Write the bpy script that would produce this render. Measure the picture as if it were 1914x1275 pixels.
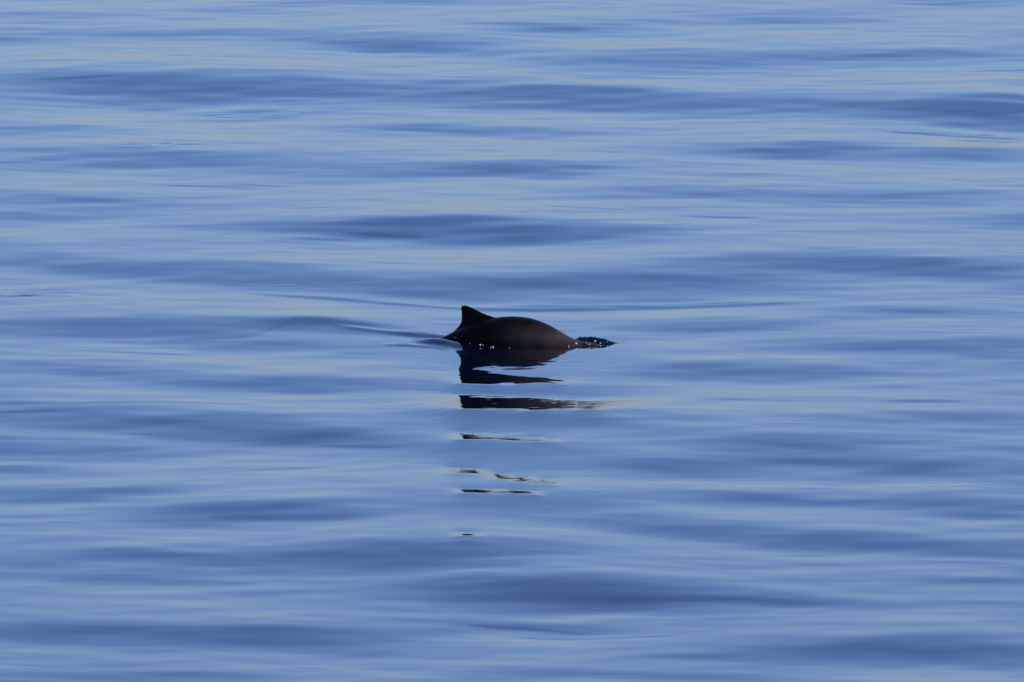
import bpy, bmesh, math, random
import numpy as np
from mathutils import Vector, Matrix, noise

# ------------------------------------------------------------------ camera, sky, sun, exposure
sc = bpy.context.scene
for o in list(bpy.data.objects):
    bpy.data.objects.remove(o)
COL = sc.collection

DEP = math.radians(6.0)          # how steeply the camera looks down on the water
DIST = 100.0                     # metres to the animal (a long telephoto lens)
SPAN = 6.7                       # metres of water across the picture at that distance
CAM = Vector((0, -DIST * math.cos(DEP), DIST * math.sin(DEP)))

cd = bpy.data.cameras.new('camera')
cam = bpy.data.objects.new('camera', cd)
COL.objects.link(cam)
cam.location = CAM
cam.rotation_euler = (math.pi / 2 - DEP, 0, 0)
cd.sensor_width = 36
cd.lens = 36 * DIST / SPAN
cd.clip_start = 1
cd.clip_end = 20000
sc.camera = cam

SUN_EL, SUN_AZ = math.radians(38), math.radians(102)     # azimuth from +Y towards +X
world = bpy.data.worlds.new('World')
sc.world = world
world.use_nodes = True
wn = world.node_tree
sky = wn.nodes.new('ShaderNodeTexSky')
sky.sky_type = 'NISHITA'
sky.sun_disc = False
sky.sun_elevation = SUN_EL
sky.sun_rotation = SUN_AZ
sky.air_density = 1.05
sky.dust_density = 0.8
sky.ozone_density = 8.0
bg = wn.nodes['Background']
tint = wn.nodes.new('ShaderNodeMix')            # the photograph's cool white balance, the same over the whole sky
tint.data_type = 'RGBA'
tint.blend_type = 'MULTIPLY'
tint.inputs['Factor'].default_value = 1.0
tint.inputs['B'].default_value = (1.045, 1.035, 1.32, 1)
wn.links.new(sky.outputs[0], tint.inputs['A'])
wn.links.new(tint.outputs['Result'], bg.inputs[0])
bg.inputs[1].default_value = 0.15

sl = bpy.data.lights.new('sun', 'SUN')
sl.energy = 2.6
sl.angle = math.radians(0.53)
sl.color = (1.0, 0.90, 0.76)
sun = bpy.data.objects.new('sun', sl)
COL.objects.link(sun)
sd = Vector((math.cos(SUN_EL) * math.sin(SUN_AZ), math.cos(SUN_EL) * math.cos(SUN_AZ), math.sin(SUN_EL)))
sun.rotation_euler = sd.to_track_quat('Z', 'Y').to_euler()
sun.location = (30, 0, 30)

sc.view_settings.view_transform = 'Standard'
sc.view_settings.look = 'None'
sc.view_settings.gamma = 1
sc.view_settings.use_curve_mapping = False
sc.view_settings.exposure = -0.05

# ------------------------------------------------------------------ materials
def mat(name):
    m = bpy.data.materials.new(name)
    m.use_nodes = True
    nt = m.node_tree
    return m, nt, nt.nodes['Principled BSDF']

water_mat, nt, b = mat('sea_water')
b.inputs['Base Color'].default_value = (0.0015, 0.005, 0.013, 1)
b.inputs['Roughness'].default_value = 0.02
b.inputs['IOR'].default_value = 1.333
tc = nt.nodes.new('ShaderNodeTexCoord')
mp = nt.nodes.new('ShaderNodeMapping')
mp.inputs['Scale'].default_value = (2.2, 9.0, 1)
nz = nt.nodes.new('ShaderNodeTexNoise')
nz.inputs['Scale'].default_value = 1.0
nz.inputs['Detail'].default_value = 3
bp = nt.nodes.new('ShaderNodeBump')
bp.inputs['Strength'].default_value = 1.0
bp.inputs['Distance'].default_value = 0.0005
nt.links.new(tc.outputs['Object'], mp.inputs[0])
nt.links.new(mp.outputs[0], nz.inputs['Vector'])
nt.links.new(nz.outputs['Fac'], bp.inputs['Height'])
nt.links.new(bp.outputs[0], b.inputs['Normal'])

skin_mat, nt, b = mat('wet_porpoise_skin')
b.inputs['Roughness'].default_value = 0.34
b.inputs['IOR'].default_value = 1.36
b.inputs['Specular IOR Level'].default_value = 0.10
tc = nt.nodes.new('ShaderNodeTexCoord')
sep = nt.nodes.new('ShaderNodeSeparateXYZ')
nt.links.new(tc.outputs['Object'], sep.inputs[0])
nz = nt.nodes.new('ShaderNodeTexNoise')
nz.inputs['Scale'].default_value = 9
nz.inputs['Detail'].default_value = 4
nt.links.new(tc.outputs['Object'], nz.inputs['Vector'])
# dark cape over the back and fin, paler brown-grey patch low on the front of the flank
g1 = nt.nodes.new('ShaderNodeMapRange'); g1.interpolation_type = 'SMOOTHSTEP'
g1.inputs['From Min'].default_value = 0.175; g1.inputs['From Max'].default_value = 0.015
nt.links.new(sep.outputs['Z'], g1.inputs['Value'])
g2 = nt.nodes.new('ShaderNodeMapRange'); g2.interpolation_type = 'SMOOTHSTEP'
g2.inputs['From Min'].default_value = -0.16; g2.inputs['From Max'].default_value = 0.16
nt.links.new(sep.outputs['X'], g2.inputs['Value'])
mu = nt.nodes.new('ShaderNodeMath'); mu.operation = 'MULTIPLY'
nt.links.new(g1.outputs[0], mu.inputs[0]); nt.links.new(g2.outputs[0], mu.inputs[1])
mu2 = nt.nodes.new('ShaderNodeMath'); mu2.operation = 'MULTIPLY'
nr = nt.nodes.new('ShaderNodeMapRange')
nr.inputs['From Min'].default_value = 0.3; nr.inputs['From Max'].default_value = 0.7
nr.inputs['To Min'].default_value = 0.35; nr.inputs['To Max'].default_value = 1.2
nt.links.new(nz.outputs['Fac'], nr.inputs['Value'])
nt.links.new(mu.outputs[0], mu2.inputs[0]); nt.links.new(nr.outputs[0], mu2.inputs[1])
mx = nt.nodes.new('ShaderNodeMix'); mx.data_type = 'RGBA'
mx.inputs['A'].default_value = (0.0042, 0.0034, 0.0034, 1)
mx.inputs['B'].default_value = (0.066, 0.046, 0.037, 1)
nt.links.new(mu2.outputs[0], mx.inputs['Factor'])
nt.links.new(mx.outputs['Result'], b.inputs['Base Color'])

glint_mat, nt, b = mat('white_glint_beads')
b.inputs['Base Color'].default_value = (0.86, 0.83, 0.78, 1)  # opaque near-white stands in for the sun's glint on clear drops
b.inputs['Roughness'].default_value = 0.15
b.inputs['IOR'].default_value = 1.333

# ------------------------------------------------------------------ the sea
FPX = 1914 * DIST / SPAN
S_D, C_D = math.sin(DEP), math.cos(DEP)

def to_view(X, Y, Z=0.0):
    """where a point of the sea stands along and across the line of sight (used to lay out the swell)"""
    dx, dy, dz = X - CAM.x, Y - CAM.y, Z - CAM.z
    depth = dy * C_D - dz * S_D
    up = dy * S_D + dz * C_D
    return 957 + FPX * dx / depth, 637.5 - FPX * up / depth

def on_plane(px, py, z=0.0):
    a = (px - 957) / FPX
    e = (637.5 - py) / FPX
    d = Vector((a, C_D + e * S_D, -S_D + e * C_D))
    t = (z - CAM.z) / d.z
    return CAM + d * t

rng = np.random.default_rng(11)
NX, NY, DX, DY = 1024, 2048, 0.02, 0.03
X0, Y0 = -NX * DX / 2, -26.0
gx = X0 + DX * np.arange(NX)
gy = Y0 + DY * np.arange(NY)
GX, GY = np.meshgrid(gx, gy)
PX, PY = to_view(GX, GY)

# facets of the swell that lean towards the viewer: centre, half length, half depth, steepness, lean
SWELL = [
 (740,10,180,7,.5,0),(450,25,110,7,.4,0),(100,38,120,9,.4,0),(1780,5,130,7,.6,0),(1060,62,140,11,.7,0),
 (1480,38,160,11,.5,0),(300,72,300,8,.5,0),(760,90,190,12,.9,.04),(1180,125,220,16,.7,0),(1640,112,260,11,.7,0),
 (280,166,270,22,1.25,.02),(600,172,120,13,.6,0),(1110,187,230,16,1.0,.04),(880,180,120,16,.6,0),(1620,203,260,13,.7,.03),
 (1870,212,140,20,1.35,0),(480,214,140,5,.5,0),(830,240,150,8,.6,0),(60,245,160,7,.5,0),(1040,248,120,7,.5,0),
 (1500,284,160,11,.9,0),(1830,291,130,14,.7,0),(300,302,300,15,.7,.02),(820,325,230,9,.6,0),(1010,320,120,9,.5,0),
 (1330,365,300,9,.5,0),(1700,372,190,9,.5,0),(130,380,170,13,.6,.05),(30,410,110,9,.6,0),(820,436,230,15,1.1,0),
 (1080,446,180,13,.7,0),(600,430,200,9,.5,0),(100,462,200,7,.3,0),(130,500,150,13,.7,.1),(480,522,230,15,.7,.03),
 (830,535,200,13,.8,0),(1240,531,260,21,.95,0),(1560,497,260,12,.8,0),(1800,512,150,12,.6,0),(250,618,330,16,.8,0),
 (600,611,110,7,.8,.05),(1330,612,170,13,.6,0),(1700,590,180,9,.4,0),(1650,650,260,11,.6,0),(1450,700,200,13,.8,0),
 (1230,690,130,11,.4,0),(200,700,220,13,.6,.04),(520,725,200,13,.8,0),(480,650,190,9,.7,0),(300,796,320,20,.9,.05),
 (600,820,140,13,.75,.03),(130,846,200,11,.6,0),(30,880,100,9,.6,0),(1120,798,170,11,.6,0),(1700,795,200,11,.6,0),
 (1500,834,250,15,.75,.02),(1260,878,200,14,.9,0),(1640,874,250,15,.9,.06),(1400,937,250,9,.8,.01),(1800,952,150,13,.7,.03),
 (150,925,230,11,.6,0),(470,968,200,15,1.0,0),(1080,952,120,11,.5,.05),(1220,986,220,11,.7,.04),(1650,1022,300,13,.8,.03),
 (800,1046,230,22,1.0,0),(330,1050,260,13,.7,0),(1000,1113,250,22,1.4,.02),(250,1082,200,9,.5,0),(1320,1122,180,7,.6,.03),
 (960,1167,250,7,.6,.02),(1690,1225,230,17,1.1,0),(1300,1232,150,11,.4,.03),(500,1198,250,18,.8,0),(100,1190,150,15,.7,0),
 (1100,1264,200,8,.5,.02),(250,1268,260,8,.5,0),(1500,1130,260,10,.4,.02),(1760,1090,200,9,.4,0),
]
r2 = random.Random(5)
py_lo, py_hi = float(to_view(0, gy[-1])[1]), float(to_view(0, gy[0])[1])
for i in range(210):                       # the same swell goes on outside the picture
    x = r2.uniform(-1900, 3800); y = r2.uniform(py_lo, py_hi)
    if -170 < x < 2084 and -10 < y < 1290:
        continue
    SWELL.append((x, y, r2.uniform(110, 300), r2.uniform(8, 20), r2.uniform(.4, 1.2), r2.uniform(0, .04)))

# band-limited chop: long thin ripples at random
def chop(lx0, lx1, ly0, ly1, rms):
    n = rng.standard_normal((NY, NX))
    F = np.fft.rfft2(n)
    ky = np.abs(np.fft.fftfreq(NY, DY))[:, None]
    kx = np.fft.rfftfreq(NX, DX)[None, :]
    H = np.exp(-(kx * lx0) ** 2) * np.exp(-(ky * ly0) ** 2) * (1 - np.exp(-(ky * ly1) ** 2))
    f = np.fft.irfft2(F * H, s=(NY, NX))
    return f * (rms / f.std())
BEND = chop(0.9, 0, 0.7, 6, 3.2)                     # crests are never quite straight
slope = np.zeros_like(GX)
for cx, cy, hl, hh, a, t in SWELL:
    k = (np.abs(PY - cy) < hh * 4 + abs(t) * hl * 3)
    rows = np.where(k.any(axis=1))[0]
    if len(rows) == 0:
        continue
    s = slice(rows[0], rows[-1] + 1)
    u = (PX[s] - cx) / (hl * 1.05)
    v = (PY[s] + BEND[s] - (cy + t * (PX[s] - cx))) / hh
    v = np.where(v < 0, v * 0.90, v * 0.72)            # crest edge crisper than the foot
    slope[s] += a * 0.078 * np.exp(-np.abs(u) ** 2.2) * np.exp(-np.abs(v) ** 2.2)

env = np.clip(0.6 + chop(1.6, 0, 1.5, 40, 0.5), 0.1, 2)
slope += chop(0.60, 0, 0.36, 2.4, 0.0075)
slope += chop(0.36, 0, 0.13, 0.8, 0.0019) * env
slope += chop(0.18, 0, 0.07, 0.35, 0.0012) * env

# backs of the swell are broad and even: the lean away from the viewer levels off
LO = -0.034 - (PY - 637.5) / FPX / 2
def soft(x, k=0.009):
    lo = LO
    return lo + k * np.logaddexp(0, (x - lo) / k)
off = 0.0
inside = (PX > -400) & (PX < 2300) & (PY > -200) & (PY < 1500)
for _ in range(12):
    off += soft(slope - off)[inside].mean()
slope = soft(slope - off)

# the calmer strip in front of the animal, where its image is broken up by the swell
PROF = [(560,0),(640,-.004),(660,-.006),(686,-.015),(694,-.008),(698,-.012),(703,-.02),(714,-.02),(719,.002),(734,.004),(740,-.024),(745,-.047),
        (757,-.049),(769,-.054),(774,-.030),(779,.004),(790,.020),(806,-.010),(818,-.030),(832,-.006),(850,.016),(872,-.014),
        (890,-.034),(915,-.036),(935,.004),(960,.022),(980,.0),(1000,-.034),(1012,-.020),(1040,.01)]
pv = np.interp(PY - 0.03 * (PX - 930), [p[0] for p in PROF], [p[1] for p in PROF])
def ss(a, b, x):
    t = np.clip((x - a) / (b - a), 0, 1)
    return t * t * (3 - 2 * t)
pv += -0.014 * ss(880, 1090, PX) * np.exp(-((PY - 760) / 16) ** 2)
wl = 745 + 30 * np.sin(PY / 37.0) + 22 * np.sin(PY / 17.0 + 1)
wr = 1120 + 35 * np.sin(PY / 29.0 + 2) + 25 * np.sin(PY / 13.0)
w = ss(wl - 60, wl + 60, PX) * (1 - ss(wr - 50, wr + 120, PX)) * ss(610, 650, PY) * (1 - ss(1000, 1050, PY))
w = w * (1 - 0.45 * ss(766, 800, PY))
fine = chop(0.22, 0, 0.10, 0.6, 0.003)
slope = slope * (1 - w) + (pv + fine) * w

# thin crests and lines: polyline, half depth, steepness
LINES = [
 ([(470,552),(640,562),(760,570),(860,575),(1000,577),(1200,574),(1480,569)], 2.2, .055),
 ([(930,570),(1100,571),(1400,566)], 1.6, .03),
 ([(300,640),(460,634),(560,604),(700,614)], 3.0, .03),
  ([(735,624),(790,627),(840,632)], 3.2, .12),
 ([(775,694),(850,697)], 1.8, -.045),
 ([(0,764),(140,765),(300,760),(480,765)], 1.8, .03),
 ([(1650,247),(1760,250),(1914,254)], 2.0, .06),
 ([(960,1188),(1100,1192),(1260,1191)], 1.8, .04), ([(860,1164),(1000,1172),(1100,1183)], 2.4, .04),
 ([(380,890),(480,882),(600,878)], 1.8, .03), ([(1330,752),(1480,757)], 1.6, .03), ([(690,497),(785,499)], 1.4, .05),
 ([(960,148),(1140,162),(1320,174)], 2.2, -.035), ([(960,640),(1100,660)], 1.0, .0),
]
r3 = random.Random(8)
for _ in range(70):                       # stray hair-thin wrinkles
    x, y, l = r3.uniform(-300, 2200), r3.uniform(-40, 1300), r3.uniform(25, 90)
    if 700 < x < 1200 and y > 560:
        continue
    t = r3.uniform(-.02, .05)
    LINES.append(([(x - l, y - t * l), (x, y), (x + l, y + t * l)], r3.uniform(1.1, 1.7), r3.uniform(.018, .05)))
for pts, hh, a in LINES:
    xs = [p[0] for p in pts]; ys = [p[1] for p in pts]
    yc = np.interp(PX, xs, ys)
    end = ss(xs[0] - 25, xs[0] + 40, PX) * (1 - ss(xs[-1] - 40, xs[-1] + 25, PX))
    slope += a * end * np.exp(-((PY - yc) / hh) ** 2)

# cat's-paws: little patches of wind wrinkles
rip = chop(0.16, 0, 0.07, 0.30, 1.0)
for cx, cy, hl, hh, a in [(300,276,110,7,.030),(70,557,90,7,.040),(460,212,120,5,.024),(1840,248,110,5,.02),(240,104,150,8,.014),
                          (420,118,130,6,.014),(560,16,120,8,.012),(1840,338,100,6,.02),(1880,478,50,4,.03),(1180,290,90,5,.015),
                          (990,408,60,4,.022),(1280,428,60,3,.02),(1490,805,90,6,.012),(1130,30,120,10,.012),(740,760,60,5,.02),
                          (1740,915,160,8,.012),(1320,915,150,6,.012),(560,540,120,8,.01),(1860,70,80,6,.018)]:
    slope += rip * a * 1.6 * np.exp(-((PX - cx) / hl) ** 2 - ((PY - cy) / hh) ** 2)

# the sea surface whose lean is that: least squares, no long drift
F = np.fft.rfft2(slope - slope.mean())
ky = (2 * math.pi * np.fft.fftfreq(NY, DY))[:, None]
kx = (2 * math.pi * np.fft.rfftfreq(NX, DX))[None, :]
DEN = ky ** 2 + 0.10 * kx ** 2 + 0.30 ** 2
def settle(sl):
    h = np.fft.irfft2(-1j * ky * np.fft.rfft2(sl - sl.mean()) / DEN, s=(NY, NX))
    return h - h[int(round(-Y0 / DY)), NX // 2]
Hh = settle(slope)

# glassy backs of wavelets in front of the animal that throw its image towards the viewer:
# from x, to x, top edge, bottom edge, height on the animal that they mirror
MIRROR = [
 (852,1056, lambda x: 690 + .11 * (x - 860), lambda x: 717 - .012 * (x - 860), lambda x: .13 - .10 * (x - 860) / 190),
 (850,1122, lambda x: 741 + .038 * (x - 858), lambda x: 765 + 0 * x,            lambda x: .11 - .098 * (x - 860) / 270),
 (850,1042, lambda x: 811 + .060 * (x - 855), lambda x: 821 + .028 * (x - 855), lambda x: .15 - .075 * (x - 860) / 190),
 (838,905,  lambda x: 876 + .075 * (x - 838), lambda x: 882 + .075 * (x - 838), lambda x: .11 + 0 * x),
 (925,1045, lambda x: 887 + .115 * (x - 925), lambda x: 893 + .115 * (x - 925), lambda x: .09 - .05 * (x - 925) / 120),
 (860,1008, lambda x: 916 + .030 * (x - 860), lambda x: 921 + .030 * (x - 860), lambda x: .10 + 0 * x),
 (857,896,  lambda x: 999 + 0 * x,            lambda x: 1003.5 + 0 * x,         lambda x: .13 + 0 * x),
]
ra, rb_ = int((-14 - Y0) / DY), int((0.5 - Y0) / DY)
ca, cb = int((-1.2 - X0) / DX), int((1.4 - X0) / DX)
win = (slice(ra, rb_), slice(ca, cb))
wx, wy = GX[win], GY[win]
slow = chop(0.16, 0, 0.16, 0.9, 1.0)[win]
jag = chop(0.05, 0, 0.10, 0.5, 1.0)[win]
for _ in range(9):
    h = Hh[win]
    sx_, sy_ = to_view(wx, wy, h)
    q = np.gradient(Hh, DY, axis=0)[win]
    reach = np.maximum(-0.07 - wy, 0.3)
    look = DEP + np.arctan((PY[win] - 637.5) / FPX)
    for x0, x1, top, bot, zf in MIRROR:
        want = (np.arctan((zf(sx_) + 0.012 * jag * (zf(sx_) > .03) - h) / reach) - look) / 2
        sj = sy_ + 1.6 * slow
        m = ss(top(sx_) - 2.5, top(sx_) + 1.0, sj) * (1 - ss(bot(sx_) - 1.0, bot(sx_) + 2.5, sj))
        m = m * ss(x0 - 9, x0 + 3, sx_) * (1 - ss(x1 - 24, x1 + 12, sx_))
        slope[win] += 0.8 * m * (want - q)
    Hh = settle(slope)
i0, j0 = int(round((0 - Y0) / DY)), NX // 2
Hh -= Hh[i0, j0]
# faint cross ripples that fray the edges of the mirrored image
cross = chop(0.05, 0, 0.09, 0.32, 1.0)
cross *= 0.0042 / np.gradient(cross, DY, axis=0).std()
Hh += cross * (ss(640, 800, PX) * (1 - ss(1110, 1300, PX)) * ss(648, 690, PY) * (1 - 0.72 * ss(765, 850, PY)) * (1 - ss(980, 1060, PY)) + 0.12)
# water dips along the near flank and mounds up a little behind the animal
Hh -= 0.016 * np.exp(-((GX - 0.05) / 0.42) ** 2 - ((GY + 0.24) / 0.16) ** 2)

def ridge(pts, hh, a):
    global Hh
    xs = [p[0] for p in pts]; ys = [p[1] for p in pts]
    yc = np.interp(PX, xs, ys)
    end = ss(xs[0], xs[0] + 60, PX) * (1 - ss(xs[-1] - 14, xs[-1] + 6, PX))
    Hh = Hh + a * end * np.exp(-((PY - yc) / hh) ** 2)
ridge([(760,636),(800,639),(835,643),(872,650)], 3.2, .034)      # wake shed along the tail stock
ridge([(610,611),(700,620),(780,627),(850,631)], 2.4, .0065)
ridge([(700,644),(760,645),(812,648),(840,652)], 2.2, .008)

def ext(c0, c1, d, far, g=1.12):
    mid = list(np.arange(c0, c1 + d / 2, d))
    a, s = [], d
    x = mid[-1]
    while x < far:
        s *= g; x += s; a.append(x)
    lo, s, x = [], d, mid[0]
    while x > -far:
        s *= g; x -= s; lo.append(x)
    return np.array(lo[::-1] + mid + a)
vx = ext(-4.6, 4.6, 0.016, 4000)
vy = ext(-19.5, 29.5, 0.033, 4000)
sx = np.gradient(vx); sy = np.gradient(vy)
fi = (vx - X0) / DX; fj = (vy - Y0) / DY
ix = np.floor(fi).astype(int); tx = (fi - ix)[None, :]
iy = np.floor(fj).astype(int); ty = (fj - iy)[:, None]
def s_(a, b_):
    return Hh[np.ix_(a % NY, b_ % NX)]
Z = (s_(iy, ix) * (1 - tx) + s_(iy, ix + 1) * tx) * (1 - ty) + (s_(iy + 1, ix) * (1 - tx) + s_(iy + 1, ix + 1) * tx) * ty
Z *= np.clip(1.3 - sx / 0.9, 0, 1)[None, :] * np.clip(1.3 - sy / 0.9, 0, 1)[:, None]
def sea_z(x, y):
    return float(np.interp(x, vx, Z[int(np.argmin(np.abs(vy - y)))]))

nx, ny = len(vx), len(vy)
co = np.empty((ny, nx, 3), np.float32)
co[..., 0] = vx[None, :]; co[..., 1] = vy[:, None]; co[..., 2] = Z
idx = np.arange(nx * ny, dtype=np.int32).reshape(ny, nx)
quads = np.stack([idx[:-1, :-1], idx[:-1, 1:], idx[1:, 1:], idx[1:, :-1]], -1).reshape(-1, 4)
me = bpy.data.meshes.new('sea')
me.vertices.add(nx * ny); me.vertices.foreach_set('co', co.ravel())
nq = len(quads)
me.loops.add(nq * 4); me.loops.foreach_set('vertex_index', quads.ravel())
me.polygons.add(nq)
me.polygons.foreach_set('loop_start', np.arange(0, nq * 4, 4, dtype=np.int32))
me.polygons.foreach_set('loop_total', np.full(nq, 4, np.int32))
me.update(calc_edges=True)
me.shade_smooth()
me.materials.append(water_mat)
sea = bpy.data.objects.new('sea', me)
COL.objects.link(sea)
sea['kind'] = 'structure'
sea['label'] = 'calm blue sea with smooth low swell and faint ripples'

# ------------------------------------------------------------------ the porpoise
YAW = math.radians(18)
BASE = Vector((0, -0.07, 0))
U = FPX / DIST * math.cos(YAW)
def prof(px, py):
    """silhouette measurement -> (along body, height above water)"""
    u = (px - 957) / U
    y_axis = 640 + (px - 957) * math.tan(YAW) * S_D
    return u, (y_axis - py) / (FPX / DIST) / C_D

bm = bmesh.new()
def loft(rings, close=True):
    vs = [[bm.verts.new(p) for p in r] for r in rings]
    n = len(vs[0])
    for a, c in zip(vs, vs[1:]):
        for k in range(n):
            bm.faces.new((a[k], a[(k + 1) % n], c[(k + 1) % n], c[k]))
    bm.faces.new(vs[0][::-1]); bm.faces.new(vs[-1])

# trunk: (along, top of back, half width, depth)
SEC = [(-.97,-.262,.010,.028),(-.90,-.225,.018,.05),(-.80,-.165,.030,.085),(-.70,-.108,.044,.125),(-.58,-.036,.066,.175),
       (-.467,.022,.088,.215),(-.41,.052,.100,.238),(-.35,.083,.112,.258),(-.25,.126,.128,.282),(-.118,.157,.140,.300),
       (-.044,.167,.143,.305),(.048,.169,.143,.300),(.14,.157,.138,.285),(.23,.128,.127,.255),(.32,.084,.112,.215),
       (.39,.047,.100,.185),(.44,.025,.090,.168),(.50,.020,.080,.155),(.56,.013,.066,.135),(.61,-.008,.048,.10),(.65,-.045,.030,.06),(.668,-.062,.012,.026)]
us = np.array([s[0] for s in SEC])
def cr(i, u):                                # smooth interpolation of one column
    ys = np.array([s[i] for s in SEC]); m = np.gradient(ys, us)
    k = int(np.clip(np.searchsorted(us, u) - 1, 0, len(us) - 2)); h = us[k + 1] - us[k]; t = (u - us[k]) / h
    return ((2*t**3-3*t**2+1)*ys[k] + (t**3-2*t**2+t)*h*m[k] + (-2*t**3+3*t**2)*ys[k+1] + (t**3-t**2)*h*m[k+1])
rings = []
for u in np.linspace(us[0], us[-1], 110):
    top, hw, dp = cr(1, u), max(cr(2, u), .006), max(cr(3, u), .012)
    zc = top - dp * 0.5
    ring = []
    for k in range(40):
        a = 2 * math.pi * k / 40
        c, s = math.cos(a), math.sin(a)
        wv = hw * (abs(c) ** 0.94) * (1 if c >= 0 else -1)
        ring.append((u, wv, zc + dp * 0.5 * s))
    rings.append(ring)
loft(rings)

# dorsal fin: trailing and leading edges from base to tip
TR = [(838,640),(846,621),(853,614),(858.5,608),(861.5,602),(862.6,595),(862.8,588),(862.2,582),(861.2,577.5),(861.6,574.6)]
LE = [(952,640),(945,610),(940,600),(932,595.5),(922,592.5),(912,589.5),(901,585),(891,579.8),(882,575.2),(875,572.6)]
TR = [prof(*p) for p in TR]; LE = [prof(*p) for p in LE]
rings = []
zt = prof(868, 571.0)[1]
lev = list(zip(TR, LE))
for i, (t, l) in enumerate(lev + [((TR[-1][0] + .008, zt), (LE[-1][0] - .012, zt))]):
    th = [.15,.080,.056,.041,.031,.0245,.0205,.0172,.0145,.0115,.0065][i]
    ring = []
    N = 14
    for k in range(2 * N):
        f = k / N if k <= N else (2 * N - k) / N           # 0 = leading edge, 1 = trailing edge
        sgn = 1 if k <= N else -1
        y = sgn * th * (1.9 * math.sqrt(max(f, 0)) * (1 - f) + 0.22 * math.sin(math.pi * f)) * 0.75
        ring.append((l[0] + (t[0] - l[0]) * f, y, l[1] + (t[1] - l[1]) * f))
    rings.append(ring)
loft(rings)

# flippers and flukes (under water)
def blade(root, tip, chord0, chord1, th, sweep):
    root, tip = Vector(root), Vector(tip)
    rs = []
    for i in range(7):
        t = i / 6
        p = root.lerp(tip, t); c = chord0 + (chord1 - chord0) * t ** 1.3
        up = Vector((1, 0, 0)).cross((tip - root).normalized()).normalized()
        q = []
        for k in range(12):
            a = 2 * math.pi * k / 12
            q.append(p + Vector((c * .5 * math.cos(a) - sweep * t * t, 0, 0)) + up * th * (1 - .6 * t) * math.sin(a))
        rs.append(q)
    loft(rs)
for s in (-1, 1):
    blade((.26, s * .09, -.12), (.16, s * .22, -.24), .10, .03, .018, .04)
    blade((-.93, 0, -.25), (-.98, s * .17, -.27), .12, .02, .014, .05)

bmesh.ops.recalc_face_normals(bm, faces=bm.faces)
me = bpy.data.meshes.new('tmp'); bm.to_mesh(me); bm.free()
tmp = bpy.data.objects.new('tmp', me); COL.objects.link(tmp)
md = tmp.modifiers.new('r', 'REMESH'); md.mode = 'VOXEL'; md.voxel_size = 0.0045
md = tmp.modifiers.new('s', 'SMOOTH'); md.factor = 0.5; md.iterations = 6
dg = bpy.context.evaluated_depsgraph_get(); dg.update()
pm = bpy.data.meshes.new_from_object(tmp.evaluated_get(dg))
bpy.data.objects.remove(tmp)
pm.name = 'porpoise'; pm.materials.clear(); pm.materials.append(skin_mat); pm.shade_smooth()
por = bpy.data.objects.new('porpoise', pm)
COL.objects.link(por)
por.location = BASE
por.rotation_euler = (0, 0, -YAW)
por['label'] = 'dark brown porpoise arching its wet back and hooked fin out of the sea'
por['category'] = 'porpoise'
RZ = Matrix.Translation(BASE) @ Matrix.Rotation(-YAW, 4, 'Z')

# ------------------------------------------------------------------ splash over the head
bm = bmesh.new()
rings = []
NR = 46
for i in range(NR):
    t = i / (NR - 1)
    u = .36 + .345 * t
    hgt = .036 * min(1, (t + .02) * 5) * (1 - ss(.48, 1.0, np.array(t))) + .004
    hw = .085 * (1 - .75 * t ** 2) * min(1, .3 + t * 4)
    cy = .13 + .02 * t                                   # beyond the head
    ring = []
    for k in range(25):
        f = -1 + 2 * k / 24
        prf = max(0, 1 - abs(f) ** 1.5) ** 1.0
        n = noise.noise(Vector((u * 45, f * 3, 1.7))) * .2 + noise.noise(Vector((u * 120, f * 7, 4))) * .22
        bump = .0025 * noise.noise(Vector((u * 150, f * 9, 7))) * prf
        ring.append((u, cy + f * hw, float(hgt) * prf * (1 + n) + bump - .006))
    rings.append(ring)
vs = [[bm.verts.new(RZ @ Vector(p)) for p in r] for r in rings]
for a, c in zip(vs, vs[1:]):
    for k in range(24):
        bm.faces.new((a[k], c[k], c[k + 1], a[k + 1]))
bmesh.ops.recalc_face_normals(bm, faces=bm.faces)
edge = [e for e in bm.edges if e.is_boundary]
r = bmesh.ops.extrude_edge_only(bm, edges=edge)
for v in [g for g in r['geom'] if isinstance(g, bmesh.types.BMVert)]:
    v.co.z -= 0.05
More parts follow.
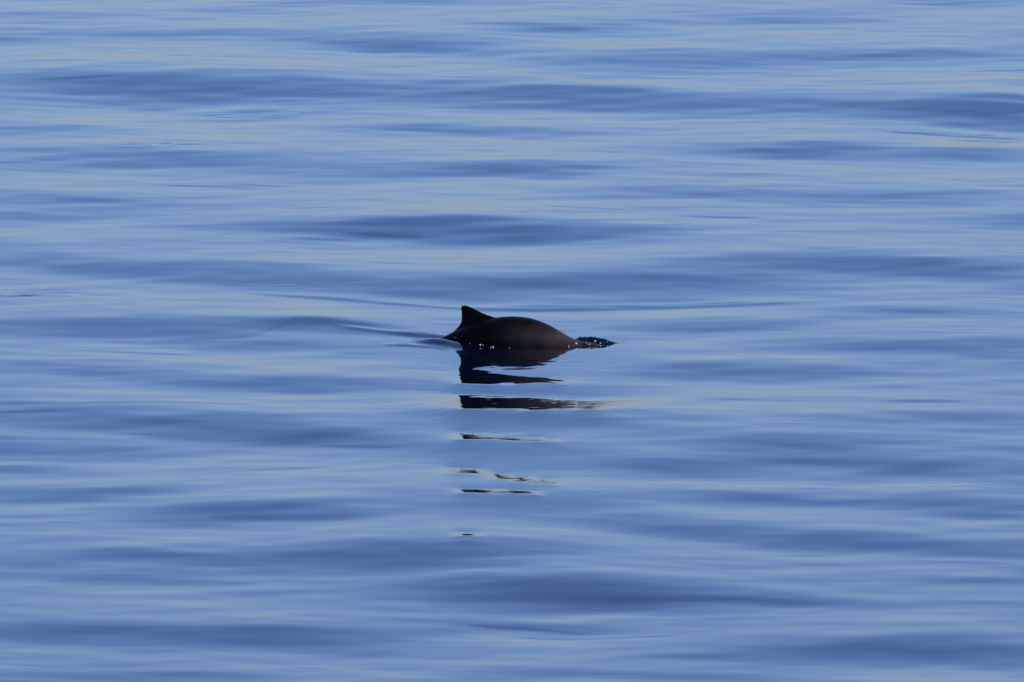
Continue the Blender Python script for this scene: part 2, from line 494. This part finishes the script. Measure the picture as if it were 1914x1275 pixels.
me = bpy.data.meshes.new('splash'); bm.to_mesh(me); bm.free()
me.shade_smooth(); me.materials.append(water_mat)
spl = bpy.data.objects.new('splash', me); COL.objects.link(spl)
spl['label'] = 'low dark ridge of splashing water pushed up by the porpoise head'
spl['category'] = 'splash'

# beads of water, their sun glints painted in as a near-white colour
bm = bmesh.new()
rb = random.Random(3)
def bead(px, py, r, back):
    d = on_plane(px, py) - CAM
    d.normalize()
    # along the sight line until the stated distance from the body's axis
    t = (BASE.y + back - CAM.y) / d.y
    p = CAM + d * t
    m = Matrix.Translation(p) @ Matrix.Rotation(rb.uniform(0, 3), 4, 'Y') @ Matrix.Diagonal((r * rb.uniform(.8, 1.2), r, r * rb.uniform(.8, 1.4), 1))
    g = bmesh.ops.create_icosphere(bm, subdivisions=2, radius=1, matrix=m)
    for v in g['verts']:
        v.co += Vector((rb.uniform(-1, 1), rb.uniform(-1, 1), rb.uniform(-1, 1))) * r * .12
for px, py, r, back in [(897.5,645,.0058,-.16),(902.5,645.5,.0028,-.16),(917.5,648,.0030,-.17),(921.5,649,.0042,-.17),(878,642.5,.0018,-.13),
                  (952,650,.0018,-.19),(851,631,.0016,-.02),
                  (1063,647,.0042,-.22),(1076.5,642.5,.0068,-.22),(1099,645.5,.0072,-.2),(1102.5,644,.0052,-.2),(1112,638,.0068,-.12),(1112.5,644,.0055,-.16),
                  (1108.5,645,.0060,-.16),(1108.5,642,.0030,-.16),(1122,642,.0040,-.12),(1119,644.5,.0028,-.14),(1096.5,641.5,.0026,-.2),(1106,648,.0030,-.2),
                  (1135,639,.0022,-.08),(1088,648,.0018,-.22),(1083,645,.0016,-.22),(1092,649.5,.0020,-.22),(1128,641,.0018,-.1)]:
    bead(px, py, r, back)
me = bpy.data.meshes.new('spray'); bm.to_mesh(me); bm.free()
me.shade_smooth(); me.materials.append(glint_mat)
spr = bpy.data.objects.new('spray', me); COL.objects.link(spr)
spr['kind'] = 'stuff'
spr['label'] = 'beads of spray painted white as sun glints along the porpoise waterline and splash'
spr['category'] = 'spray'
